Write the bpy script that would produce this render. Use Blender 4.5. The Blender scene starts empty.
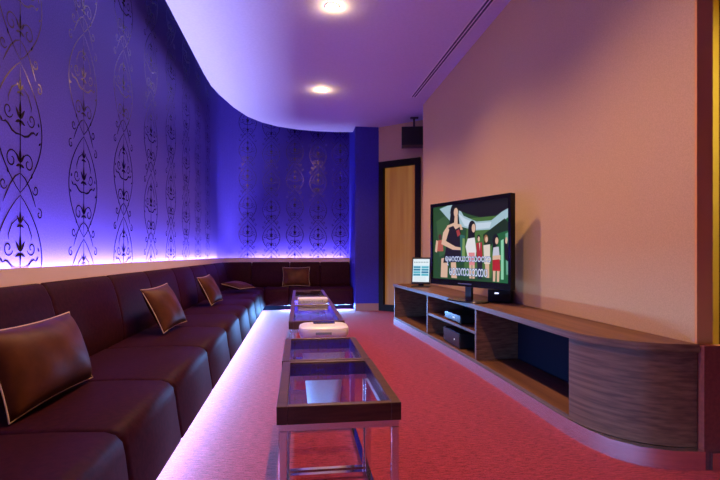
import bpy, bmesh, math, random
from mathutils import Vector, Matrix
random.seed(7)
S = bpy.context.scene
COL = S.collection
PI = math.pi

# ------------------------------------------------------------------ helpers
def link(name, bm, mat, parent=None, smooth=None, bevel=None):
    me = bpy.data.meshes.new(name)
    bm.normal_update()
    bm.to_mesh(me); bm.free()
    for m in (mat if isinstance(mat, (list, tuple)) else [mat]):
        me.materials.append(m)
    o = bpy.data.objects.new(name, me)
    COL.objects.link(o)
    if smooth:
        for p in me.polygons: p.use_smooth = True
    if smooth == 'auto':
        for e in me.edges: pass
        md = o.modifiers.new('edge_split', 'EDGE_SPLIT'); md.split_angle = math.radians(38)
    if bevel:
        b = o.modifiers.new('bevel', 'BEVEL'); b.width = bevel; b.segments = 2; b.limit_method = 'ANGLE'
        b.angle_limit = math.radians(40)
    if parent: o.parent = parent
    return o

def thing(name, label, cat, loc=(0, 0, 0), rz=0.0, group=None):
    o = bpy.data.objects.new(name, None); COL.objects.link(o)
    o.empty_display_size = 0.05
    o.location = loc; o.rotation_euler = (0, 0, rz)
    o['label'] = label; o['category'] = cat
    if group: o['group'] = group
    return o

def tag(o, label, cat, group=None):
    o['label'] = label; o['category'] = cat
    if group: o['group'] = group
    return o

def struct(o, label=None):
    o['kind'] = 'structure'
    if label: o['label'] = label
    return o

def copy_tree(o, parent=None):
    c = o.copy(); COL.objects.link(c)
    c.parent = parent
    for ch in list(o.children): copy_tree(ch, c)
    return c

def box(bm, x0, x1, y0, y1, z0, z1, mi=0):
    vs = [bm.verts.new((x, y, z)) for z in (z0, z1) for y in (y0, y1) for x in (x0, x1)]
    for f in ((0, 2, 3, 1), (4, 5, 7, 6), (0, 1, 5, 4), (2, 6, 7, 3), (0, 4, 6, 2), (1, 3, 7, 5)):
        bm.faces.new([vs[i] for i in f]).material_index = mi
    return bm

def newbox(*a):
    return box(bmesh.new(), *a)

def prism(bm, pts, z0, z1, mi=0):
    area = sum(pts[i][0]*pts[(i+1) % len(pts)][1]-pts[(i+1) % len(pts)][0]*pts[i][1] for i in range(len(pts)))
    if area < 0: pts = pts[::-1]
    a = [bm.verts.new((x, y, z0)) for x, y in pts]; b = [bm.verts.new((x, y, z1)) for x, y in pts]
    n = len(pts)
    bm.faces.new(a[::-1]).material_index = mi; bm.faces.new(b).material_index = mi
    for i in range(n):
        bm.faces.new((a[i], a[(i+1) % n], b[(i+1) % n], b[i])).material_index = mi
    return bm

def rings(bm, rs, caps=True, closed=True, mi=0):
    vr = [[bm.verts.new(p) for p in r] for r in rs]
    n = len(rs[0])
    for a, b in zip(vr, vr[1:]):
        for i in range(n if closed else n-1):
            bm.faces.new((a[i], a[(i+1) % n], b[(i+1) % n], b[i])).material_index = mi
    if caps:
        bm.faces.new(vr[0][::-1]).material_index = mi; bm.faces.new(vr[-1]).material_index = mi
    bmesh.ops.recalc_face_normals(bm, faces=bm.faces[:])
    return bm

def lathe(bm, prof, c=(0, 0, 0), n=32, sx=1.0, sy=1.0, power=1.0):
    rs = []
    for r, z in prof:
        ring = []
        for i in range(n):
            a = 2*PI*i/n
            ca, sa = math.cos(a), math.sin(a)
            ca = math.copysign(abs(ca)**power, ca); sa = math.copysign(abs(sa)**power, sa)
            ring.append((c[0]+r*sx*ca, c[1]+r*sy*sa, c[2]+z))
        rs.append(ring)
    return rings(bm, rs)

def tube(bm, pts, r, n=8, closed=False):
    pts = [Vector(p) for p in pts]; m = len(pts); rs = []
    for i, p in enumerate(pts):
        if closed: t = pts[(i+1) % m]-pts[i-1]
        else: t = pts[min(i+1, m-1)]-pts[max(i-1, 0)]
        t.normalize()
        up = Vector((0, 0, 1)) if abs(t.z) < .9 else Vector((1, 0, 0))
        a = t.cross(up).normalized(); b = t.cross(a)
        rs.append([p+a*r*math.cos(2*PI*k/n)+b*r*math.sin(2*PI*k/n) for k in range(n)])
    if closed: rs.append(rs[0])
    return rings(bm, rs, caps=not closed)

# ------------------------------------------------------------------ materials
def mat(name, col, rough=.5, metal=0.0, spec=.5, sheen=0, coat=0, emit=None, estr=0):
    m = bpy.data.materials.new(name); m.use_nodes = True
    b = m.node_tree.nodes['Principled BSDF']
    b.inputs['Base Color'].default_value = (*col, 1); b.inputs['Roughness'].default_value = rough
    b.inputs['Metallic'].default_value = metal; b.inputs['Specular IOR Level'].default_value = spec
    b.inputs['Sheen Weight'].default_value = sheen; b.inputs['Coat Weight'].default_value = coat
    if emit:
        b.inputs['Emission Color'].default_value = (*emit, 1); b.inputs['Emission Strength'].default_value = estr
    return m

def noisy(name, c1, c2, scale=(1, 1, 1), nscale=5, detail=4, rough=.5, metal=0, bump=0, spec=.5, lo=.35, hi=.65, sheen=0, bdist=.002):
    m = mat(name, c1, rough, metal, spec, sheen)
    nt = m.node_tree; N = nt.nodes; L = nt.links; b = N['Principled BSDF']
    tc = N.new('ShaderNodeTexCoord'); mp = N.new('ShaderNodeMapping'); mp.inputs['Scale'].default_value = scale
    nz = N.new('ShaderNodeTexNoise'); nz.inputs['Scale'].default_value = nscale; nz.inputs['Detail'].default_value = detail
    rp = N.new('ShaderNodeValToRGB')
    rp.color_ramp.elements[0].position = lo; rp.color_ramp.elements[0].color = (*c1, 1)
    rp.color_ramp.elements[1].position = hi; rp.color_ramp.elements[1].color = (*c2, 1)
    L.new(tc.outputs['Object'], mp.inputs['Vector']); L.new(mp.outputs['Vector'], nz.inputs['Vector'])
    L.new(nz.outputs['Fac'], rp.inputs['Fac']); L.new(rp.outputs['Color'], b.inputs['Base Color'])
    if bump:
        bp = N.new('ShaderNodeBump'); bp.inputs['Strength'].default_value = bump; bp.inputs['Distance'].default_value = bdist
        L.new(nz.outputs['Fac'], bp.inputs['Height']); L.new(bp.outputs['Normal'], b.inputs['Normal'])
    return m

M = {}
M['wallpaper'] = noisy('wallpaper', (.078, .050, .36), (.110, .072, .46), nscale=120, rough=.55, bump=.15, spec=.3)
M['foil'] = mat('wallpaper_foil', (.15, .10, .085), .20, 1.0)
M['bluewall'] = noisy('blue_wall', (.035, .030, .36), (.05, .04, .44), nscale=90, rough=.6, spec=.3)
M['tan'] = noisy('tan_wallcovering', (.60, .43, .215), (.68, .50, .255), nscale=160, rough=.75, bump=.2, spec=.2)
M['white'] = noisy('white_plaster', (.70, .71, .79), (.74, .75, .83), nscale=40, rough=.8, spec=.2)
M['brown'] = mat('dark_brown_wallcovering', (.07, .035, .022), .7)
M['ochre'] = mat('ochre_lit_end', (.80, .40, .12), .6)  # warm light on the wall end, put into the colour
M['cream'] = mat('cream_trim', (.80, .58, .47), .6)
M['dark'] = mat('dark_void', (.02, .02, .03), .9)
M['leather'] = noisy('brown_leather', (.026, .004, .010), (.042, .007, .013), nscale=45, rough=.55, bump=.25, spec=.07)
M['satin'] = noisy('bronze_satin', (.065, .016, .005), (.115, .032, .009), nscale=9, rough=.5, spec=.2)
M['piping'] = mat('tan_piping', (.72, .52, .36), .6)
M['chrome'] = mat('chrome', (.82, .80, .86), .13, 1.0)
M['steel'] = noisy('brushed_aluminium', (.66, .65, .72), (.76, .75, .82), scale=(1, .5, 40), nscale=6, rough=.27, metal=1.0)
M['tablewood'] = noisy('table_walnut', (.065, .028, .013), (.12, .052, .024), scale=(3, 30, 20), nscale=3, rough=.32, spec=.5)
M['wood'] = noisy('cabinet_walnut', (.11, .046, .028), (.21, .10, .058), scale=(8, .35, 46), nscale=1.5, detail=5, rough=.45, spec=.25)
M['blackpanel'] = mat('black_panel', (.010, .010, .022), .9, spec=.1)
M['black'] = mat('black_plastic', (.010, .010, .013), .35)
M['blackgloss'] = mat('gloss_black', (.006, .006, .007), .25, spec=.25)
M['grille'] = noisy('speaker_cloth', (.008, .008, .010), (.02, .02, .024), nscale=400, rough=.9)
M['whiteplastic'] = mat('white_plastic', (.92, .93, .95), .35)
M['greymark'] = mat('grey_print', (.30, .36, .38), .6)
M['doorframe'] = mat('door_frame_black', (.010, .007, .007), .6, spec=.15)
M['lamp'] = mat('lamp_glow', (1, .9, .7), .5, emit=(1, .80, .50), estr=45)
M['ledwhite'] = mat('indicator_glow', (1, 1, 1), .5, emit=(.75, .8, 1), estr=1.6)
M['amberglass'] = noisy('amber_frosted_glass', (.62, .33, .10), (.74, .42, .14), scale=(1, 1, .6), nscale=3, rough=.5)
M['yellow'] = noisy('yellow_wall', (.80, .56, .09), (.88, .64, .13), nscale=3, rough=.8)
M['redwall'] = noisy('dark_red_panel', (.20, .040, .030), (.26, .055, .038), nscale=60, rough=.7)

def carpet():
    m = mat('red_carpet', (.4, .05, .06), .95, spec=.1, sheen=.15)
    nt = m.node_tree; N = nt.nodes; L = nt.links; b = N['Principled BSDF']
    tc = N.new('ShaderNodeTexCoord'); mp = N.new('ShaderNodeMapping'); mp.inputs['Scale'].default_value = (14, 90, 1)
    nz = N.new('ShaderNodeTexNoise'); nz.inputs['Scale'].default_value = 1.6; nz.inputs['Detail'].default_value = 5
    nz.inputs['Roughness'].default_value = .7
    n2 = N.new('ShaderNodeTexNoise'); n2.inputs['Scale'].default_value = 160
    mx = N.new('ShaderNodeMath'); mx.operation = 'MULTIPLY_ADD'; mx.inputs[1].default_value = .5
    rp = N.new('ShaderNodeValToRGB')
    rp.color_ramp.elements[0].position = .60; rp.color_ramp.elements[0].color = (.15, .008, .018, 1)
    rp.color_ramp.elements[1].position = .92; rp.color_ramp.elements[1].color = (.54, .062, .085, 1)
    bp = N.new('ShaderNodeBump'); bp.inputs['Strength'].default_value = .5; bp.inputs['Distance'].default_value = .006
    L.new(tc.outputs['Object'], mp.inputs['Vector']); L.new(mp.outputs['Vector'], nz.inputs['Vector'])
    L.new(tc.outputs['Object'], n2.inputs['Vector'])
    L.new(n2.outputs['Fac'], mx.inputs[0]); L.new(nz.outputs['Fac'], mx.inputs[2])
    L.new(mx.outputs[0], rp.inputs['Fac']); L.new(rp.outputs['Color'], b.inputs['Base Color'])
    L.new(mx.outputs[0], bp.inputs['Height']); L.new(bp.outputs['Normal'], b.inputs['Normal'])
    return m
M['carpet'] = carpet()

def thin_glass(name, tint):
    m = bpy.data.materials.new(name); m.use_nodes = True
    nt = m.node_tree; N = nt.nodes; L = nt.links
    N.remove(N['Principled BSDF'])
    tr = N.new('ShaderNodeBsdfTransparent'); tr.inputs['Color'].default_value = (*tint, 1)
    gl = N.new('ShaderNodeBsdfGlossy'); gl.inputs['Roughness'].default_value = .02
    lw = N.new('ShaderNodeLayerWeight'); lw.inputs['Blend'].default_value = .5
    pw = N.new('ShaderNodeMath'); pw.operation = 'POWER'; pw.inputs[1].default_value = 5.0
    fr = N.new('ShaderNodeMath'); fr.operation = 'MULTIPLY_ADD'; fr.inputs[1].default_value = .92; fr.inputs[2].default_value = .045
    L.new(lw.outputs['Facing'], pw.inputs[0]); L.new(pw.outputs[0], fr.inputs[0])
    mx = N.new('ShaderNodeMixShader')
    L.new(fr.outputs[0], mx.inputs[0]); L.new(tr.outputs[0], mx.inputs[1]); L.new(gl.outputs[0], mx.inputs[2])
    L.new(mx.outputs[0], N['Material Output'].inputs['Surface'])
    return m
M['glass'] = thin_glass('table_glass', (.96, .95, .98))

def picture(name, strength):
    m = bpy.data.materials.new(name); m.use_nodes = True
    nt = m.node_tree; N = nt.nodes; L = nt.links; b = N['Principled BSDF']
    at = N.new('ShaderNodeAttribute'); at.attribute_name = 'picture'
    b.inputs['Base Color'].default_value = (.01, .01, .01, 1); b.inputs['Roughness'].default_value = .4; b.inputs['Specular IOR Level'].default_value = .12
    L.new(at.outputs['Color'], b.inputs['Emission Color']); b.inputs['Emission Strength'].default_value = strength
    return m
M['tvpic'] = picture('television_picture', .85)
M['monpic'] = picture('monitor_picture', 1.0)

# ------------------------------------------------------------------ dimensions
WX, WY, WR = -1.30, 8.45, .50       # lounge wall: left plane, far plane, corner radius
TVX = 1.68                           # plane of the television wall
CZ = 2.92; TOPZ = 3.5
Y0 = -1.5

L1 = (WY-WR)-Y0; LA = WR*PI/2
def path(s):
    """point on the wall line and its normal into the room"""
    if s <= L1: return Vector((WX, Y0+s)), Vector((1, 0))
    if s <= L1+LA:
        a = (s-L1)/WR
        n = Vector((math.cos(a), -math.sin(a)))
        return Vector((WX+WR, WY-WR))-n*WR, n
    return Vector((WX+WR+(s-L1-LA), WY)), Vector((0, -1))
def sY(y): return y-Y0
def sX(x): return L1+LA+(x-(WX+WR))
def pt(s, off, z):
    p, n = path(s); q = p+n*off
    return (q.x, q.y, z)
def ssteps(a, b, extra=()):
    st = {a, b, *extra}
    k = 14
    for i in range(k+1):
        s = L1+LA*i/k
        if a < s < b: st.add(s)
    return sorted(st)
def sweep(bm, prof, a, b, puff=0.0):
    cx = sum(p[0] for p in prof)/len(prof); cz = sum(p[1] for p in prof)/len(prof)
    rs = []
    ed = .022
    st = ssteps(a, b, (a+ed*.35, a+ed, b-ed*.35, b-ed) if puff else ())
    for s in st:
        d = min(s-a, b-s)
        k = 0 if not puff or d >= ed*.99 else (puff if d < 1e-6 else puff*.28)
        r = []
        for o, z in prof:
            v = Vector((cx-o, cz-z)); v = v.normalized()*k if v.length > 1e-6 else v
            r.append(pt(s, o+v.x, z+v.y))
        rs.append(r)
    return rings(bm, rs)

# ------------------------------------------------------------------ setting
struct(link('floor', newbox(-1.6, 3.4, -1.8, 9.0, -.1, 0), M['carpet']))

# curved lounge wall with foil scroll columns
def foil_motif():
    """strokes (list of (x, z, halfwidth)) for one repeat of the scroll print, 0.56 m tall"""
    st = []
    def both(pl):
        st.append(pl); st.append([(-x, z, w) for x, z, w in pl])
    def taper(pts, w, t0=.25, t1=.25):
        n = len(pts); out = []
        for i, (x, z) in enumerate(pts):
            t = i/(n-1); k = min(1, t0+(1-t0)*min(1, t*4), t1+(1-t1)*min(1, (1-t)*4))
            out.append((x, z, w*k))
        return out
    P = .56
    both(taper([(.172*math.sin(PI*i/24)**.85, .02+P*.98*i/24) for i in range(25)], .0050, .5, .5))       # ogee
    st.append(taper([(0, .01+.55*i/10) for i in range(11)], .0042))                               # stem
    def spiral(cx, cz, r, a0, turns, w, inward=.18):
        n = int(12*abs(turns))+4; pts = []
        for i in range(n):
            t = i/(n-1); a = a0+turns*2*PI*t; rr = r*(1-t*(1-inward))
            pts.append((cx+rr*math.cos(a), cz+rr*math.sin(a)))
        return taper(pts, w, .6, .3)
    both(spiral(.062, .150, .045, PI*.95, -1.25, .0045))
    both(spiral(.085, .345, .034, -PI*.9, 1.2, .0042))
    both(taper([(0.0, .265), (.03, .262), (.06, .270), (.085, .290), (.105, .296), (.122, .288)], .0062, .4, .2))
    both(taper([(.004, .10), (.035, .085), (.07, .050), (.100, .005), (.120, -.03)], .0048, .5, .3))
    both(spiral(.118, .045, .026, PI*1.1, 1.1, .004))
    both(taper([(.02, .47), (.06, .445), (.085, .40), (.082, .38)], .0045, .4, .3))
    both(spiral(.150, .500, .026, PI*.6, -1.1, .004))
    def leaf(x, z, ang, ln, w):
        pts = []
        for i in range(9):
            t = i/8
            pts.append((x+ln*t*math.cos(ang), z+ln*t*math.sin(ang), w*math.sin(PI*min(1, t**.75))+.0004))
        return pts
    for zz, k in ((.335, 1.0), (.150, .85), (.455, .7)):
        st.append(leaf(0, zz, PI/2, .075*k, .011*k))
        both(leaf(.002, zz-.004, PI*.30, .055*k, .010*k))
        both(leaf(.002, zz-.012, -PI*.12, .038*k, .008*k))
        st.append(leaf(0, zz-.008, -PI/2, .035*k, .009*k))
    both(leaf(.122, .288, PI*.25, .03, .006)); both(leaf(.146, .25, PI*.2, .022, .006))
    both(leaf(.085, .09, PI*.4, .026, .007)); both(leaf(.148, .33, PI*.65, .022, .006))
    return st, P

def lounge_wall():
    bm = bmesh.new()
    e = sX(.96)
    st = ssteps(0, e)
    for k, s in enumerate(st): pass
    a = [bm.verts.new(pt(s, 0, 0)) for s in st]; b = [bm.verts.new(pt(s, 0, TOPZ)) for s in st]
    c = [bm.verts.new(pt(s, -.08, 0)) for s in st]; d = [bm.verts.new(pt(s, -.08, TOPZ)) for s in st]
    for i in range(len(st)-1):
        bm.faces.new((a[i], b[i], b[i+1], a[i+1])); bm.faces.new((c[i], c[i+1], d[i+1], d[i]))
        bm.faces.new((b[i], d[i], d[i+1], b[i+1]))
    bmesh.ops.recalc_face_normals(bm, faces=bm.faces[:])
    strokes, P = foil_motif()
    cols = [(sY(2.45+.677*k), 1.12, .30*(k % 2)) for k in range(-1, 8)]
    cols += [(sX(x), .86, .2+.1*(i % 2)) for i, x in enumerate((-.86, -.46, -.055, .35, .74))]
    def emit(pl, s0, sc, z0):
        L = []; R = []
        n = len(pl)
        for i, (x, z, w) in enumerate(pl):
            j0, j1 = max(i-1, 0), min(i+1, n-1)
            tx, tz = pl[j1][0]-pl[j0][0], pl[j1][1]-pl[j0][1]
            q = math.hypot(tx, tz) or 1
            nx, nz = -tz/q, tx/q
            w = w*.8
            L.append(bm.verts.new(pt(s0+(x+nx*w)*sc, .0012, z0+(z+nz*w)*sc)))
            R.append(bm.verts.new(pt(s0+(x-nx*w)*sc, .0012, z0+(z-nz*w)*sc)))
        for i in range(n-1):
            if min(L[i].co.z, L[i+1].co.z) < .72 or max(L[i].co.z, L[i+1].co.z) > 3.48: continue
            f = bm.faces.new((L[i], R[i], R[i+1], L[i+1])); f.material_index = 1
            f.normal_update()
            p, nn = path(s0)
            if f.normal.x*nn.x+f.normal.y*nn.y < 0: f.normal_flip()
    for s0, sc, ph in cols:
        z = .76-(ph+.35)*P*sc
        while z < 3.35:
            for pl in strokes:
                emit(pl, s0, sc, z)
            z += P*sc*1.0
    bmesh.ops.delete(bm, geom=[v for v in bm.verts if not v.link_faces], context='VERTS')
    return link('wall_left', bm, [M['wallpaper'], M['foil']])
struct(lounge_wall(), 'curved violet wallpapered wall with columns of foil scrollwork')

# lip hiding the light trough
bm = bmesh.new()
sweep(bm, [(0, .700), (.080, .700), (.080, .838), (.066, .838), (.066, .712), (0, .712)], 0.0, sX(.897))
struct(link('trim_1', bm, M['cream']), 'cream lip along the top of the sofa back')

# blue pier at the end of the far sofa, door wall, baseboard
PY = 7.55
struct(link('wall_back', newbox(.90, 1.275, PY, WY+.1, 0, TOPZ), M['bluewall']), 'plain blue pier beside the doorway')
struct(link('baseboard_back', newbox(.895, 1.277, PY-.016, PY, 0, .115), mat('baseboard_paint', (.42, .22, .2), .35)), 'skirting at the foot of the blue pier')

dd = Vector((.76, -.65)).normalized(); dn = Vector((-dd.y, dd.x))*-1   # along the door wall; towards the room
if dn.y > 0: dn = -dn
D0 = Vector((1.277, PY+.005))
def dpt(t, off): q = D0+dd*t+dn*off; return (q.x, q.y)
DW0, DW1, DH = .015, .74, 2.36
bm = bmesh.new()
prism(bm, [dpt(0, 0), dpt(1.5, 0), dpt(1.5, -.1), dpt(0, -.1)], DH, TOPZ)
prism(bm, [dpt(DW1, 0), dpt(1.5, 0), dpt(1.5, -.1), dpt(DW1, -.1)], 0, DH)
prism(bm, [dpt(0, 0), dpt(DW0, 0), dpt(DW0, -.1), dpt(0, -.1)], 0, DH)
wd = struct(link('wall_far', bm, M['tan']), 'tan wall over the glass door')
door = thing('door_1', 'black framed amber glass door at the far end of the room', 'door')
del door['category']; struct(door)
bm = bmesh.new(); fw = .085
prism(bm, [dpt(DW0, .03), dpt(DW0+fw, .03), dpt(DW0+fw, -.08), dpt(DW0, -.08)], 0, DH)
prism(bm, [dpt(DW1-fw, .03), dpt(DW1, .03), dpt(DW1, -.08), dpt(DW1-fw, -.08)], 0, DH)
prism(bm, [dpt(DW0+fw, .03), dpt(DW1-fw, .03), dpt(DW1-fw, -.08), dpt(DW0+fw, -.08)], DH-.10, DH)
prism(bm, [dpt(DW0+fw, .03), dpt(DW1-fw, .03), dpt(DW1-fw, -.08), dpt(DW0+fw, -.08)], 0, .10)
link('door_frame', bm, M['doorframe'], door)
bm = bmesh.new(); prism(bm, [dpt(DW0+fw, -.03), dpt(DW1-fw, -.03), dpt(DW1-fw, -.042), dpt(DW0+fw, -.042)], .10, DH-.10)
gp = mat('amber_door_glass', (.12, .04, .008), .5, emit=(.80, .33, .055), estr=.27)
nt = gp.node_tree; N = nt.nodes; L = nt.links
tc = N.new('ShaderNodeTexCoord'); mp = N.new('ShaderNodeMapping'); mp.inputs['Scale'].default_value = (6, 6, .25)
nz = N.new('ShaderNodeTexNoise'); nz.inputs['Scale'].default_value = 2.2
rp = N.new('ShaderNodeValToRGB'); rp.color_ramp.elements[0].position = .35; rp.color_ramp.elements[0].color = (.55, .17, .02, 1)
rp.color_ramp.elements[1].position = .65; rp.color_ramp.elements[1].color = (.78, .34, .07, 1)
L.new(tc.outputs['Object'], mp.inputs['Vector']); L.new(mp.outputs['Vector'], nz.inputs['Vector'])
L.new(nz.outputs['Fac'], rp.inputs['Fac']); L.new(rp.outputs['Color'], N['Principled BSDF'].inputs['Emission Color'])
link('glass_panel', bm, gp, door)

# television wall, its end, low red wall and the lit recess behind
WE = 1.85
struct(link('wall_right', newbox(TVX, TVX+.075, WE, 6.34, 0, TOPZ), M['tan']), 'tan wall behind the television')
struct(link('trim_3', newbox(TVX, TVX+.075, WE-.012, WE-.0005, .5155, TOPZ), M['ochre']), 'end face of the tan wall, warm light painted in as ochre')
struct(link('wall_near', newbox(TVX-.001, 3.3, WE-.05, WE-.0135, 0, .515), M['redwall']), 'low dark red wall right of the cabinet')
struct(link('trim_2', newbox(TVX+.02, 3.3, WE-.07, WE-.051, 0, .075), M['steel']), 'metal skirting under the low red wall')
struct(link('wall_recess', newbox(TVX+.075, 3.3, 3.4, 3.48, 0, TOPZ), M['yellow']), 'yellow lit wall beyond the low red wall')
struct(link('wall_side', newbox(3.3, 3.38, -1.5, 7.4, 0, TOPZ), M['brown']))
struct(link('wall_front', newbox(-1.4, 3.38, -1.58, -1.5, 0, TOPZ), M['brown']))
struct(link('wall_corridor', newbox(2.3, 2.38, 3.48, 6.9, 0, TOPZ), M['tan']))

# floating ceiling with its curved edge, upper ceiling above
ce = [(-1.046, Y0), (-1.046, 5.55), (-1.035, 5.95), (-.983, 6.30), (-.88, 6.78), (-.74, 7.20), (-.55, 7.50), (-.32, 7.71),
      (.0, 7.86), (.3, 7.92), (.62, 7.935), (.95, 7.90), (1.303, 7.80), (1.6, 7.72), (2.3, 7.6), (3.3, 7.4), (3.3, Y0)]
bm = bmesh.new(); prism(bm, ce, CZ, CZ+.06)
struct(link('ceiling', bm, M['white']), 'white floating ceiling with a curved edge')
struct(link('ceiling.001', newbox(-1.45, 3.4, -1.6, 8.7, TOPZ, TOPZ+.05), mat('soffit_dark_blue', (.10, .09, .22), .9)))

# ------------------------------------------------------------------ sofa
sofa = thing('banquette_sofa', 'long brown leather L-shaped banquette sofa along the violet wall', 'sofa', (-.9, 3.5, 0))
SO = sofa.location.copy()
def sofa_part(name, bm, m, smooth=True):
    bmesh.ops.translate(bm, verts=bm.verts[:], vec=-SO)
    return link(name, bm, m, sofa, smooth)
backprof = [(.083, .335), (.185, .335), (.196, .36), (.196, .42), (.182, .52), (.160, .62), (.138, .695), (.118, .738), (.104, .756), (.094, .761), (.083, .762)]
bseams = [sY(y) for y in (-.9, .08, .87, 1.66, 2.45, 3.24, 3.97, 4.78, 5.55, 6.32, 7.10)]+[L1-.05, L1+LA+.02, sX(-.14), sX(.38), sX(.893)]
for a, b in zip(bseams, bseams[1:]):
    bm = bmesh.new(); sweep(bm, backprof, a+.002, b-.002, .016); sofa_part('backrest', bm, M['leather'], 'auto')
def seat_mod(front, a0, a1, axis):
    # cross-section distance from the wall / height, front overhanging a recessed plinth
    pr = [(.12, .075), (front+.0, .075), (front+.026, .082), (front+.030, .10), (front+.014, .2), (front+.004, .28), (front-.004, .318), (front-.024, .340),
          (front-.055, .351), (front-.2, .357), (.4, .356), (.12, .348)]
    cx = sum(p[0] for p in pr)/len(pr); cz = .2
    bm = bmesh.new(); rs = []
    for s, k in ((a0, .016), (a0+.007, .005), (a0+.02, 0), (a1-.02, 0), (a1-.007, .005), (a1, .016)):
        r = []
        for o, z in pr:
            oo = o+(k if o < cx else -k); zz = z+(k*.6 if z < cz else -k)
            r.append((WX+oo, s, zz) if axis == 'y' else (s, WY-oo, zz))
        rs.append(r)
    return rings(bm, rs)
sy = [-.9, -.05, .75, 1.59, 2.20, 2.97, 3.74, 4.50, 5.26, 6.02, 6.78, 7.60, 8.10]
for a, b in zip(sy, sy[1:]):
    sofa_part('seat', seat_mod(.765, a+.002, b-.002, 'y'), M['leather'], 'auto')
FS = .70    # depth of the far run
for a, b in zip((-.53, -.14, .38), (-.14, .38, .893)):
    sofa_part('seat', seat_mod(FS, a+.002, b-.002, 'x'), M['leather'], 'auto')
bm = bmesh.new(); box(bm, WX+.1, WX+.68, -.9, 7.95, 0, .074); box(bm, WX+.681, .893, WY-FS+.08, WY-.1, 0, .074)
sofa_part('plinth', bm, M['blackpanel'], False)

# ------------------------------------------------------------------ throw pillows
def pillow_mesh(w, h, t):
    bm = bmesh.new(); n = 20; grid = {}
    for sd in (1, -1):
        for i in range(n+1):
            for j in range(n+1):
                u, v = -1+2*i/n, -1+2*j/n
                rim = i in (0, n) or j in (0, n)
                if sd == -1 and rim: grid[(sd, i, j)] = grid[(1, i, j)]; continue
                px = u*w/2*(1-.075*(1-v*v)); pz = v*h/2*(1-.075*(1-u*u))
                th = t/2*((1-abs(u)**2.6)*(1-abs(v)**2.6))**.55
                wr = .006*math.sin(7*u+3*v)*(1-u*u)*(1-v*v)
                grid[(sd, i, j)] = bm.verts.new((px, sd*-(th+wr*.6), pz))
        for i in range(n):
            for j in range(n):
                q = [grid[(sd, a, b)] for a, b in ((i, j), (i+1, j), (i+1, j+1), (i, j+1))]
                bm.faces.new(q if sd == 1 else q[::-1])
    bmesh.ops.recalc_face_normals(bm, faces=bm.faces[:])
    ed = []
    for k in range(48):
        q = k/12; s_ = int(q) % 4; f = (q % 1)*2-1
        u, v = ((f, -1), (1, f), (-f, 1), (-1, -f))[s_]
        ed.append((u*w/2*(1-.075*(1-v*v)), 0, v*h/2*(1-.075*(1-u*u))))
    return bm, ed
def pillow(label, loc, rot, w=.47, h=.37, t=.13):
    root = thing('throw_pillow', label, 'pillow', loc, 0, 'bronze throw pillows on the sofa')
    root.rotation_euler = rot
    bm, ed = pillow_mesh(w, h, t)
    link('cushion', bm, M['satin'], root, True)
    bm = bmesh.new(); tube(bm, ed, .0033, 6, True)
    link('piping', bm, M['piping'], root, True)['label'] = 'tan piping around the seam'
    return root
lean = math.radians
pillow('large bronze pillow on the left end of the sofa, nearest to the viewer', (-.94, 1.925, .508), (lean(-19), 0, lean(88)), .57, .30, .17)
pillow('bronze satin pillow leaning on the sofa back, second nearest of the row', (-.935, 3.56, .526), (lean(-27), lean(-2), lean(84)), .46, .325, .12)
pillow('bronze pillow propped on the sofa back, third from the viewer', (-.93, 5.30, .522), (lean(-27), lean(-2), lean(84)), .44, .32, .12)
pillow('bronze pillow lying flat on the seat near the far sofa corner', (-.84, 7.0, .45), (lean(-78), 0, lean(62)), .38, .32, .11)
pillow('bronze pillow against the back of the far sofa run, behind the tables', (-.03, 8.13, .520), (lean(-22), 0, 0), .46, .34, .12)

# ------------------------------------------------------------------ coffee tables
TW, TZ = .358, .47
def table(label, xc, ya, yb):
    ln = yb-ya
    root = thing('glass_coffee_table', label, 'table', (xc, (ya+yb)/2, 0), 0, 'glass topped tables in a row')
    w, l = TW/2, ln/2-.002
    r = .030
    bm = bmesh.new()
    box(bm, -w, -w+r, -l, l, TZ-.052, TZ); box(bm, w-r, w, -l, l, TZ-.052, TZ)
    box(bm, -w+r, w-r, -l, -l+r*.8, TZ-.052, TZ); box(bm, -w+r, w-r, l-r*.8, l, TZ-.052, TZ)
    link('top_frame', bm, M['tablewood'], root, bevel=.002)
    link('glass_pane', newbox(-w+r+.0005, w-r-.0005, -l+r*.8+.0005, l-r*.8-.0005, TZ-.012, TZ-.004), M['glass'], root)
    bm = bmesh.new(); q = .022; i_ = .006
    x0, x1, y0, y1 = -w+i_, w-i_, -l+i_, l-i_
    box(bm, x0, x1, y0, y0+q, TZ-.072, TZ-.053); box(bm, x0, x1, y1-q, y1, TZ-.072, TZ-.053)
    box(bm, x0, x0+q, y0+q, y1-q, TZ-.072, TZ-.053); box(bm, x1-q, x1, y0+q, y1-q, TZ-.072, TZ-.053)
    link('under_frame', bm, M['chrome'], root)
    for sx in (x0, x1-q):
        for s2 in (y0, y1-q):
            link('leg', newbox(sx, sx+q, s2, s2+q, .0, TZ-.072), M['chrome'], root, bevel=.0015)
    for s2 in (y0, y1-q):
        link('runner', newbox(x0+q, x1-q, s2, s2+q, .004, .024), M['chrome'], root)
    for sx in (x0, x1-q):
        link('runner', newbox(sx, sx+q, y0+q, y1-q, .004, .024), M['chrome'], root)
    return root
table('small glass topped walnut table nearest to the viewer', .119, 1.365, 1.945)
table('small glass topped walnut table between the nearest table and the white bin', .115, 1.95, 2.478)
table('glass topped walnut table just behind the white bin', .120, 3.09, 4.075)
table('long glass topped walnut table at the far end, by the far sofa', .122, 4.08, 5.76)

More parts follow.
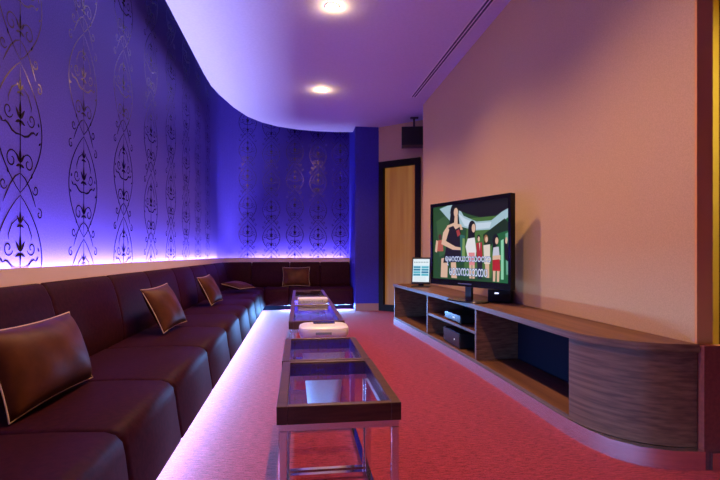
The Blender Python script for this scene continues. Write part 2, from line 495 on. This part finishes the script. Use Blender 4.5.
# ------------------------------------------------------------------ white bin between the tables
wb = thing('waste_bin', 'white tapered bin with a dark slot in its lid, between two tables', 'bin', (.147, 2.79, 0))
bm = bmesh.new()
lathe(bm, [(.001, .0), (.084, .0), (.090, .012), (.134, .435), (.133, .44), (.001, .44)], n=48, sx=1, sy=.92, power=.6)
link('body', bm, M['whiteplastic'], wb, 'auto')
bm = bmesh.new()
lathe(bm, [(.001, .441), (.139, .441), (.142, .447), (.142, .474), (.138, .484), (.126, .490), (.070, .492), (.001, .492)], n=48, sx=1, sy=.92, power=.48)
link('lid', bm, M['whiteplastic'], wb, 'auto')
bm = newbox(-.058, .068, .02, .085, .4925, .4975)
link('slot', bm, M['blackgloss'], wb, bevel=.002)['label'] = 'dark slot in the white lid'
bm = bmesh.new(); box(bm, -.05, .038, -.1335, -.1315, .452, .466)
link('printed_band', bm, M['greymark'], wb)['label'] = 'grey printed mark on the lid edge'

# white flat box on the far table
fb = thing('flat_box', 'low white box with grey markings on near end of the farthest table', 'box', (.128, 4.22, TZ))
bm = bmesh.new(); lathe(bm, [(.001, 0), (.127, 0), (.131, .006), (.131, .040), (.127, .046), (.001, .046)], n=48, sx=1, sy=.62, power=.28)
link('body', bm, M['whiteplastic'], fb, 'auto')
bm = bmesh.new()
for k in range(13):
    x = -.105+k*.0165+random.uniform(-.002, .002)
    box(bm, x, x+random.uniform(.006, .012), -.0825, -.0800, .016+random.uniform(-.003, .003), .028+random.uniform(-.004, .006))
link('printed_marks', bm, M['greymark'], fb)['label'] = 'grey marks along the front'

# ------------------------------------------------------------------ television cabinet
cab = thing('tv_cabinet', 'long low walnut television cabinet with open bays and rounded end', 'cabinet', (1.5, 4.0, 0))
CO = cab.location.copy()
def cpart(name, bm, m, **k):
    bmesh.ops.translate(bm, verts=bm.verts[:], vec=-CO)
    return link(name, bm, m, cab, **k)
def smoothpts(pts, n=6):
    out = []
    for i in range(len(pts)-1):
        p0 = pts[max(i-1, 0)]; p1 = pts[i]; p2 = pts[i+1]; p3 = pts[min(i+2, len(pts)-1)]
        for k in range(n):
            t = k/n
            out.append(tuple(.5*((2*b)+(-a+c)*t+(2*a-5*b+4*c-d)*t*t+(-a+3*b-3*c+d)*t**3) for a, b, c, d in zip(p0, p1, p2, p3)))
    out.append(pts[-1]); return out
FR = smoothpts([(1.205, 6.02), (1.262, 5.0), (1.305, 4.0), (1.322, 3.2), (1.322, 2.6), (1.322, 2.30), (1.338, 2.12), (1.392, 1.99), (1.475, 1.895), (1.57, 1.843), (1.672, 1.815)])
def front_x(y):
    for (xa, ya), (xb, yb) in zip(FR, FR[1:]):
        if yb <= y <= ya: return xa+(xb-xa)*(ya-y)/(ya-yb+1e-9)
    return FR[0][0]
def offs(pts, d):
    out = []
    for i, p in enumerate(pts):
        a = pts[max(i-1, 0)]; b = pts[min(i+1, len(pts)-1)]
        tx, ty = b[0]-a[0], b[1]-a[1]; q = math.hypot(tx, ty)
        out.append((p[0]+ty/q*d, p[1]-tx/q*d))     # inward for +d is to the wall side
    return out
CB = 1.674; CT = .520
def seg(y_hi, y_lo, d):
    ys = [y_hi]+[p[1] for p in FR if y_lo < p[1] < y_hi]+[y_lo]
    return [(front_x(y)+d, y) for y in ys]
bm = bmesh.new(); prism(bm, FR+[(CB, 6.02)], CT-.034, CT); cpart('top', bm, M['wood'], smooth='auto', bevel=.004)
inner = [(x-ox if False else x, y) for (x, y), ox in zip(FR, FR)]
BODY = offs(FR, -.012) if offs(FR, -.012)[0][0] > FR[0][0] else offs(FR, .012)
endp = [(front_x(2.235)+.012, 2.235)]+[p for p in BODY if p[1] < 2.23 and p[0] < CB]
bm = bmesh.new(); prism(bm, endp+[(CB, max(endp[-1][1], 1.826)), (CB, 2.235)], .082, CT-.035); cpart('rounded_end', bm, M['wood'], smooth='auto')
bm = bmesh.new()
pl = [p for p in FR if p[1] > 2.2]+[(1.335, 2.1), (1.37, 1.965), (1.44, 1.872), (1.55, 1.812), (1.672, 1.79)]
prism(bm, [(x+.004, y) for x, y in pl]+[(CB, 6.02)], 0, .080); cpart('plinth', bm, M['steel'], smooth='auto')
bm = bmesh.new(); prism(bm, seg(6.02, 2.237, .012)+[(CB, 2.237), (CB, 6.02)], .081, .100); cpart('bottom_panel', bm, M['wood'], smooth='auto')
cpart('back_panel', newbox(CB-.012, CB, 2.237, 6.0, .101, CT-.035), M['blackpanel'])
for y in (5.99, 4.69, 3.47):
    fx = front_x(y)+.012
    cpart('divider', newbox(fx, CB-.013, y, y+.028, .101, CT-.035), M['wood'])
bm = bmesh.new(); prism(bm, seg(4.688, 3.50, .016)+[(CB-.013, 3.50), (CB-.013, 4.688)], .290, .312); cpart('shelf', bm, M['wood'], smooth='auto')

# players in the middle bay
def player(name, label, x, y, z, w, d, h, lights):
    r = thing(name, label, 'player', (x, y, z), -PI/2)
    link('case', newbox(-w/2, w/2, -d/2, d/2, .006, h), M['black'], r, bevel=.003)
    link('front_panel', newbox(-w/2+.004, w/2-.004, -d/2-.006, -d/2-.0005, .010, h-.004), M['blackgloss'], r)
    for a in (-1, 1):
        for b in (-1, 1): link('foot', newbox(a*w*.4-.012, a*w*.4+.012, b*d*.38-.012, b*d*.38+.012, 0, .0058), M['black'], r)
    for lx, lw in lights:
        link('indicator_light', newbox(lx, lx+lw, -d/2-.0075, -d/2-.0062, h*.45, h*.45+.010), M['ledwhite'], r)['label'] = 'small glowing indicator'
    return r
player('media_player', 'black media player with a small light on the middle shelf', 1.49, 4.08, .313, .42, .28, .07, [(.02, .018), (.06, .008)])
player('amplifier', 'black amplifier on the floor of the middle cabinet bay', 1.49, 4.10, .101, .44, .29, .13, [(.09, .008)])

# ------------------------------------------------------------------ painted screens
class Pic:
    def __init__(s): s.bm = bmesh.new(); s.lay = s.bm.loops.layers.float_color.new('picture'); s.k = 0
    def poly(s, pts, col):
        s.k += 1
        vs = [s.bm.verts.new((x, -.00012*s.k, z)) for x, z in pts]
        f = s.bm.faces.new(vs); f.normal_update()
        if f.normal.y > 0: f.normal_flip()
        for l in f.loops: l[s.lay] = (*col, 1)
        return f
    def text(s, body, size, x, z, width, col, shear=0, h=None):
        cu = bpy.data.curves.new('t', 'FONT'); cu.body = body; cu.size = size; cu.resolution_u = 3
        to = bpy.data.objects.new('t', cu); COL.objects.link(to)
        dg = bpy.context.evaluated_depsgraph_get(); me = bpy.data.meshes.new_from_object(to.evaluated_get(dg))
        bpy.data.objects.remove(to)
        xs = [v.co.x for v in me.vertices]; zs = [v.co.y for v in me.vertices]
        if not xs: return
        k = width/(max(xs)-min(xs)); kz = (h/(max(zs)-min(zs))) if h else k
        s.k += 2
        vm = {}
        for p in me.polygons:
            vv = []
            for i in p.vertices:
                if i not in vm:
                    c = me.vertices[i].co
                    vm[i] = s.bm.verts.new((x+(c.x-min(xs))*k, -.00012*s.k, z+(c.y-min(zs))*kz))
                vv.append(vm[i])
            try: f = s.bm.faces.new(vv)
            except ValueError: continue
            f.normal_update()
            if f.normal.y > 0: f.normal_flip()
            for l in f.loops: l[s.lay] = (*col, 1)
        bpy.data.meshes.remove(me)

# ------------------------------------------------------------------ television
TVW, TVH = .947, .70
tv = thing('television', 'large black flat television showing a karaoke video on the cabinet', 'television', (1.345, 3.702, CT), math.atan2(-.933, .359))
tv.rotation_euler[2] = math.atan2(-.933, .359)
tb = .118
bm = bmesh.new()
box(bm, -TVW/2, TVW/2, 0, .035, tb, tb+TVH); box(bm, -TVW*.30, TVW*.10, .035, .055, tb+.12, tb+TVH*.8)
link('housing', bm, M['blackgloss'], tv, bevel=.004)
bm = bmesh.new()
bw, bb = .026, .050
W0, W1, Z0, Z1 = -TVW/2+bw, TVW/2-bw, tb+bb, tb+TVH-.030
box(bm, -TVW/2, TVW/2, -.012, -.0005, tb, tb+bb); box(bm, -TVW/2, TVW/2, -.012, -.0005, Z1, tb+TVH)
box(bm, -TVW/2, W0, -.012, -.0005, Z0, Z1); box(bm, W1, TVW/2, -.012, -.0005, Z0, Z1)
link('bezel', bm, M['blackgloss'], tv)
pc = Pic()
def uv(u, v): return (W0+(W1-W0)*u, Z1-(Z1-Z0)*v)
def pol(col, *pts): pc.poly([uv(*p) for p in pts], col)
def ell(col, u, v, ru, rv, n=14):
    pol(col, *[(u+ru*math.cos(2*PI*i/n), v+rv*math.sin(2*PI*i/n)) for i in range(n)])
G1, G2, G3 = (.02, .075, .025), (.07, .17, .04), (.01, .04, .015)
SK, BK, WH = (.78, .50, .36), (.008, .008, .012), (.85, .83, .86)
pol(G1, (0, 0), (1, 0), (1, 1), (0, 1))
pol(G2, (.5, .2), (.88, .2), (.80, .95), (.45, .95)); pol((.015, .13, .045), (.8, .25), (1, .15), (1, 1), (.82, 1))
pol((.045, .12, .04), (.05, .2), (.25, .1), (.3, .6), (.1, .7))
pol((.40, .58, .66), (.10, .03), (.22, .0), (.36, .0), (.45, .16), (.62, .25), (.80, .25), (1, .10), (1, .22), (.82, .36), (.60, .36), (.42, .30), (.25, .20))
pol((.62, .74, .86), (.36, .10), (.47, .20), (.62, .27), (.80, .27), (.78, .34), (.62, .345), (.46, .29))
pol(BK, (.30, 0), (1, 0), (1, .12), (.84, .20), (.66, .20), (.50, .14), (.38, .08))
pol((.01, .03, .015), (.70, .42), (.95, .24), (1, .30), (1, .38), (.86, .42), (.80, .56), (.72, .56))
pol((.30, .70, .45), (.91, .5), (.94, .48), (.94, .96), (.91, .96)); pol((.16, .42, .30), (.96, .42), (1, .40), (1, .9), (.97, .9))
# distant dancer at left
ell((.10, .03, .02), .11, .42, .025, .04); pol((.50, .12, .08), (.07, .47), (.15, .46), (.16, .62), (.06, .62)); pol(SK, (.05, .46), (.08, .48), (.06, .64), (.03, .62))
# tall woman in black
pol(SK, (.13, .72), (.23, .70), (.22, .98), (.12, .98)); pol(SK, (.27, .72), (.34, .70), (.36, .98), (.28, .98))
ell(BK, .325, .10, .062, .115); pol(BK, (.27, .10), (.38, .10), (.40, .30), (.25, .26))
ell(SK, .345, .105, .030, .062)
pol(SK, (.33, .15), (.37, .15), (.37, .26), (.42, .27), (.44, .34), (.20, .34), (.22, .27), (.32, .24))
pol((.012, .010, .016), (.24, .30), (.31, .28), (.34, .33), (.40, .30), (.42, .42), (.40, .56), (.43, .76), (.16, .78), (.20, .58), (.22, .42))
pol(SK, (.16, .36), (.22, .28), (.25, .33), (.20, .48), (.34, .56), (.46, .58), (.46, .61), (.30, .60), (.13, .52))
pol((.40, .05, .05), (.35, .35), (.39, .33), (.41, .40), (.37, .43)); pol((.03, .14, .12), (.40, .40), (.47, .42), (.46, .72), (.42, .70))
pol((.22, .36, .10), (.44, .45), (.47, .46), (.47, .74), (.43, .72))
# woman in white
ell(BK, .565, .33, .050, .10); pol(BK, (.515, .33), (.60, .34), (.60, .52), (.51, .48)); ell(SK, .585, .33, .024, .055)
pol(WH, (.51, .46), (.60, .45), (.62, .62), (.61, .70), (.51, .70), (.48, .56)); pol((.80, .28, .30), (.52, .64), (.60, .64), (.60, .80), (.53, .80))
pol(SK, (.53, .80), (.56, .80), (.56, .97), (.53, .97)); pol(SK, (.57, .80), (.60, .80), (.60, .97), (.57, .97))
# man in red, woman in yellow-white, woman in red shorts
ell(BK, .650, .455, .020, .04); ell(SK, .652, .47, .014, .032); pol((.45, .03, .04), (.62, .52), (.69, .51), (.70, .72), (.63, .74)); pol((.70, .62, .50), (.655, .52), (.67, .52), (.665, .62))
pol((.02, .02, .03), (.63, .74), (.70, .72), (.69, .97), (.64, .97))
ell((.30, .14, .05), .742, .47, .024, .05); ell(SK, .748, .48, .016, .036); pol((.82, .72, .62), (.71, .55), (.79, .54), (.79, .78), (.72, .78)); pol(SK, (.73, .78), (.78, .78), (.78, .95), (.74, .95))
ell(BK, .855, .49, .035, .075); pol(BK, (.82, .49), (.86, .50), (.86, .62), (.82, .62)); ell(SK, .868, .50, .018, .042)
pol((.62, .62, .74), (.83, .58), (.89, .57), (.90, .68), (.82, .68)); pol(SK, (.82, .68), (.91, .67), (.91, .73), (.82, .73))
pol((.50, .02, .03), (.82, .73), (.90, .72), (.91, .86), (.82, .86)); pol(SK, (.825, .86), (.855, .86), (.85, .99), (.825, .99)); pol(SK, (.87, .86), (.90, .86), (.895, .99), (.87, .99))
pol(BK, (.95, .48), (.99, .50), (1, .75), (.96, .72)); ell(SK, .975, .50, .012, .04)
# two lines of karaoke lyrics
def lyric(t, u0, u1, v0, v1, lit):
    x, z = uv(u0, v1); w = (W1-W0)*(u1-u0); h = (Z1-Z0)*(v1-v0)
    for dx, dz in ((-.003, -.003), (.003, -.003), (-.003, .003), (.003, .003)): pc.text(t, .1, x+dx, z+dz, w, (.04, .10, .45), h=h)
    pc.text(t, .1, x, z, w, lit, h=h)
lyric('\u101b\u1019\u1002\u1010\u101a\u1018\u101e\u101d\u1004\u1000', .20, .80, .69, .81, (.92, .96, 1.0))
lyric('\u1019\u101d\u101c\u1000\u101e\u1018\u1010\u1015', .26, .76, .845, .94, (.92, .97, 1.0))
link('screen', pc.bm, M['tvpic'], tv)
cu = newbox(-.10, .06, -.0135, -.0122, tb+.018, tb+.026)
link('badge', cu, mat('badge_grey', (.10, .13, .17), .4), tv)
bm = bmesh.new(); box(bm, -.035, .035, .008, .030, .012, tb)
link('neck', bm, M['black'], tv)
bm = bmesh.new(); lathe(bm, [(.001, 0), (.20, 0), (.205, .004), (.195, .011), (.001, .0118)], n=40, sx=1, sy=.46, power=.7)
link('stand', bm, M['blackgloss'], tv, 'auto')

# low black box under the right end of the television
sp = thing('receiver_box', 'small black box under the right end of the television on the cabinet', 'box', (1.575, 3.60, CT), math.radians(-30))
link('case', newbox(-.088, .088, -.05, .07, .004, .104), M['black'], sp, bevel=.004)
link('front_panel', newbox(-.083, .083, -.0555, -.0505, .009, .100), M['grille'], sp)
link('badge', newbox(-.035, -.005, -.057, -.0557, .070, .080), M['ledwhite'], sp)['label'] = 'small pale badge'
for fx_ in (-.07, .07):
    for fy_ in (-.04, .055): link('foot', newbox(fx_-.008, fx_+.008, fy_-.008, fy_+.008, 0, .0035), M['black'], sp)

# karaoke song monitor
mo = thing('song_monitor', 'small tilted monitor with blue song list on far end of the cabinet', 'monitor', (1.405, 5.40, CT), math.radians(-24))
MW, MH = .215, .315
tilt = Matrix.Rotation(math.radians(-13), 4, 'X')
bm = newbox(-MW/2, MW/2, 0, .022, 0, MH); bmesh.ops.transform(bm, matrix=Matrix.Translation((0, -.02, .035)) @ tilt, verts=bm.verts[:])
link('housing', bm, M['black'], mo, bevel=.003)
pm = Pic()
def mp_(col, x0, x1, z0, z1): pm.poly([(-MW/2+.012+(MW-.024)*a, .024+(MH-.045)*b) for a, b in ((x0, z0), (x1, z0), (x1, z1), (x0, z1))], col)
mp_((.75, .86, .92), 0, 1, 0, 1)
mp_((.55, .80, .88), 0, 1, .25, .72)
for r_ in range(4):
    for c_ in range(2): mp_(((.05, .30, .45), (.08, .45, .58), (.03, .20, .38))[(r_+c_) % 3], .04+c_*.49, .46+c_*.49, .27+r_*.11, .35+r_*.11)
for k in range(9): mp_((.25, .38, .42), .06+k*.10, .12+k*.10, .83, .88)
for k in range(3): mp_((.60, .70, .74), .1, .8, .06+k*.055, .08+k*.055)
bmesh.ops.translate(pm.bm, verts=pm.bm.verts[:], vec=(0, -.0012, 0)); bmesh.ops.transform(pm.bm, matrix=Matrix.Translation((0, -.02, .035)) @ tilt, verts=pm.bm.verts[:])
link('screen', pm.bm, M['monpic'], mo)
bm = bmesh.new(); box(bm, -.10, .10, -.07, .10, 0, .014); box(bm, -.03, .03, .005, .035, .014, .12)
link('stand', bm, M['black'], mo, bevel=.003)

# ------------------------------------------------------------------ speaker hung by the door
hs = thing('hanging_speaker', 'black speaker hung from the ceiling above the far doorway', 'speaker', (1.70, 6.95, CZ), math.radians(-12))
bm = newbox(-.18, .20, -.12, .12, -.43, -.16); link('cabinet_box', bm, M['black'], hs, bevel=.006)
link('grille', newbox(-.172, .192, -.130, -.1205, -.422, -.168), M['grille'], hs)
bm = bmesh.new(); box(bm, -.05, .07, -.04, .04, -.012, 0); box(bm, -.01, .02, -.015, .015, -.17, -.012); box(bm, -.05, .06, -.02, .02, -.178, -.160)
link('bracket', bm, M['black'], hs)

# ------------------------------------------------------------------ ceiling fittings
def downlight(x, y, label):
    r = thing('recessed_downlight', label, 'ceiling light', (x, y, CZ), 0, 'recessed ceiling downlights')
    bm = bmesh.new(); rs = []
    for rad, z in ((.062, -.0005), (.061, -.003), (.052, -.004), (.047, -.003), (.046, -.0005)):
        rs.append([(rad*math.cos(2*PI*i/32), rad*math.sin(2*PI*i/32), z) for i in range(32)])
    rings(bm, rs, caps=False); link('trim_ring', bm, M['whiteplastic'], r, True)
    bm = bmesh.new(); lathe(bm, [(.001, -.0035), (.042, -.0035), (.045, -.001), (.001, -.001)], n=32)
    link('lamp', bm, M['lamp'], r)
    return r
for (x, y), lb in (((.305, 5.92), 'glowing ceiling downlight farther from the viewer'), ((.275, 3.91), 'glowing ceiling downlight at the top edge of the view')):
    downlight(x, y, lb)
va = thing('slot_vent', 'long narrow double slot air vent in the ceiling near the tan wall', 'vent', (1.515, 3.55, CZ), math.radians(1.0))
bm = bmesh.new()
for x in (-.038, -.005, .026): box(bm, x, x+(.010 if x == -.005 else .012), -2.5, 2.5, -.006, -.0005)
box(bm, -.026, .026, -2.5, -2.49, -.006, -.0005); box(bm, -.026, .026, 2.49, 2.5, -.006, -.0005)
link('frame', bm, M['whiteplastic'], va)
bm = bmesh.new(); box(bm, -.026, -.004, -2.49, 2.49, -.0025, -.0005); box(bm, .004, .026, -2.49, 2.49, -.0025, -.0005)
link('slot', bm, mat('vent_shadow', (.10, .09, .16), .8), va)['label'] = 'dark air slots'

# ------------------------------------------------------------------ lights
def area(name, loc, sx, sy, power, col, rot=(0, 0, 0), spread=None):
    l = bpy.data.lights.new(name, 'AREA'); l.shape = 'RECTANGLE'; l.size = sx; l.size_y = sy
    l.energy = power; l.color = col
    if spread: l.spread = math.radians(spread)
    o = bpy.data.objects.new(name, l); COL.objects.link(o); o.location = loc; o.rotation_euler = rot
    return o
def spot(name, loc, power, col, ang=120, blend=.7, rot=(0, 0, 0), r=.04):
    l = bpy.data.lights.new(name, 'SPOT'); l.energy = power; l.color = col; l.spot_size = math.radians(ang); l.spot_blend = blend
    l.shadow_soft_size = r
    o = bpy.data.objects.new(name, l); COL.objects.link(o); o.location = loc; o.rotation_euler = rot
    return o
BLUE = (.40, .39, 1.0)
COVE = 27.0   # watts per metre
LY = (WY-WR)-Y0; TILT = math.radians(14)
area('cove_light', (WX+.042, Y0+LY/2, 0.778), .03, LY, COVE*LY, BLUE, (PI, -TILT, 0))
for k in range(4):
    s = L1+LA*(k+.5)/4; p = pt(s, .042, 0.778); n = path(s)[1]
    area('cove_light', p, .03, LA/4, COVE*.3*LA/4, BLUE, (PI, -TILT, math.atan2(n.y, n.x)))
fl = .83-(WX+WR)
area('cove_light', ((.83+WX+WR)/2, WY-.042, 0.778), fl, .03, COVE*fl, BLUE, (PI-TILT, 0, 0))
UG = (.20, .52, 1.25); UGW = 20
lu = 7.75+.9
area('sofa_underglow', (WX+.725, -.9+lu/2, .068), .05, lu, UGW*lu, UG, (0, math.radians(-50), 0))
area('sofa_underglow', ((-.25+.85)/2, WY-FS+.035, .068), 1.10, .05, UGW*1.10*2.8, UG, (math.radians(-50), 0, 0))
WARM = (1.0, .56, .25)
for y in (5.92, 3.91, 1.9):
    p_ = bpy.data.lights.new('downlight_spill', 'POINT'); p_.energy = 4; p_.color = (1, .66, .36); p_.shadow_soft_size = .02
    po = bpy.data.objects.new('downlight_spill', p_); COL.objects.link(po); po.location = (.29, y, CZ-.028)
    spot('downlight_and_fill_beam', (.29, y, CZ-.012), 170, WARM, 136, .7)
spot('downlight_and_fill_beam', (.29, -.1, CZ-.012), 26, WARM, 136, .7)  # weak unseen fill added behind the camera to lift the wall end face
area('recess_lamp', (2.2, 2.9, CZ-.05), .3, .3, 60, (.95, .85, .36))

w = bpy.data.worlds.new('world'); S.world = w; w.use_nodes = True
w.node_tree.nodes['Background'].inputs['Color'].default_value = (.02, .015, .03, 1); w.node_tree.nodes['Background'].inputs['Strength'].default_value = .05

# ------------------------------------------------------------------ camera
cd = bpy.data.cameras.new('camera'); cam = bpy.data.objects.new('camera', cd); COL.objects.link(cam)
cd.sensor_width = 36; cd.lens = 24; cd.shift_y = 14/720; cd.clip_start = .01
cam.location = (0, 0, .9); cam.rotation_euler = (PI/2, 0, -math.atan(62/480))
S.camera = cam
S.view_settings.view_transform = 'Standard'; S.view_settings.look = 'None'; S.view_settings.gamma = 1
S.view_settings.exposure = 0.0
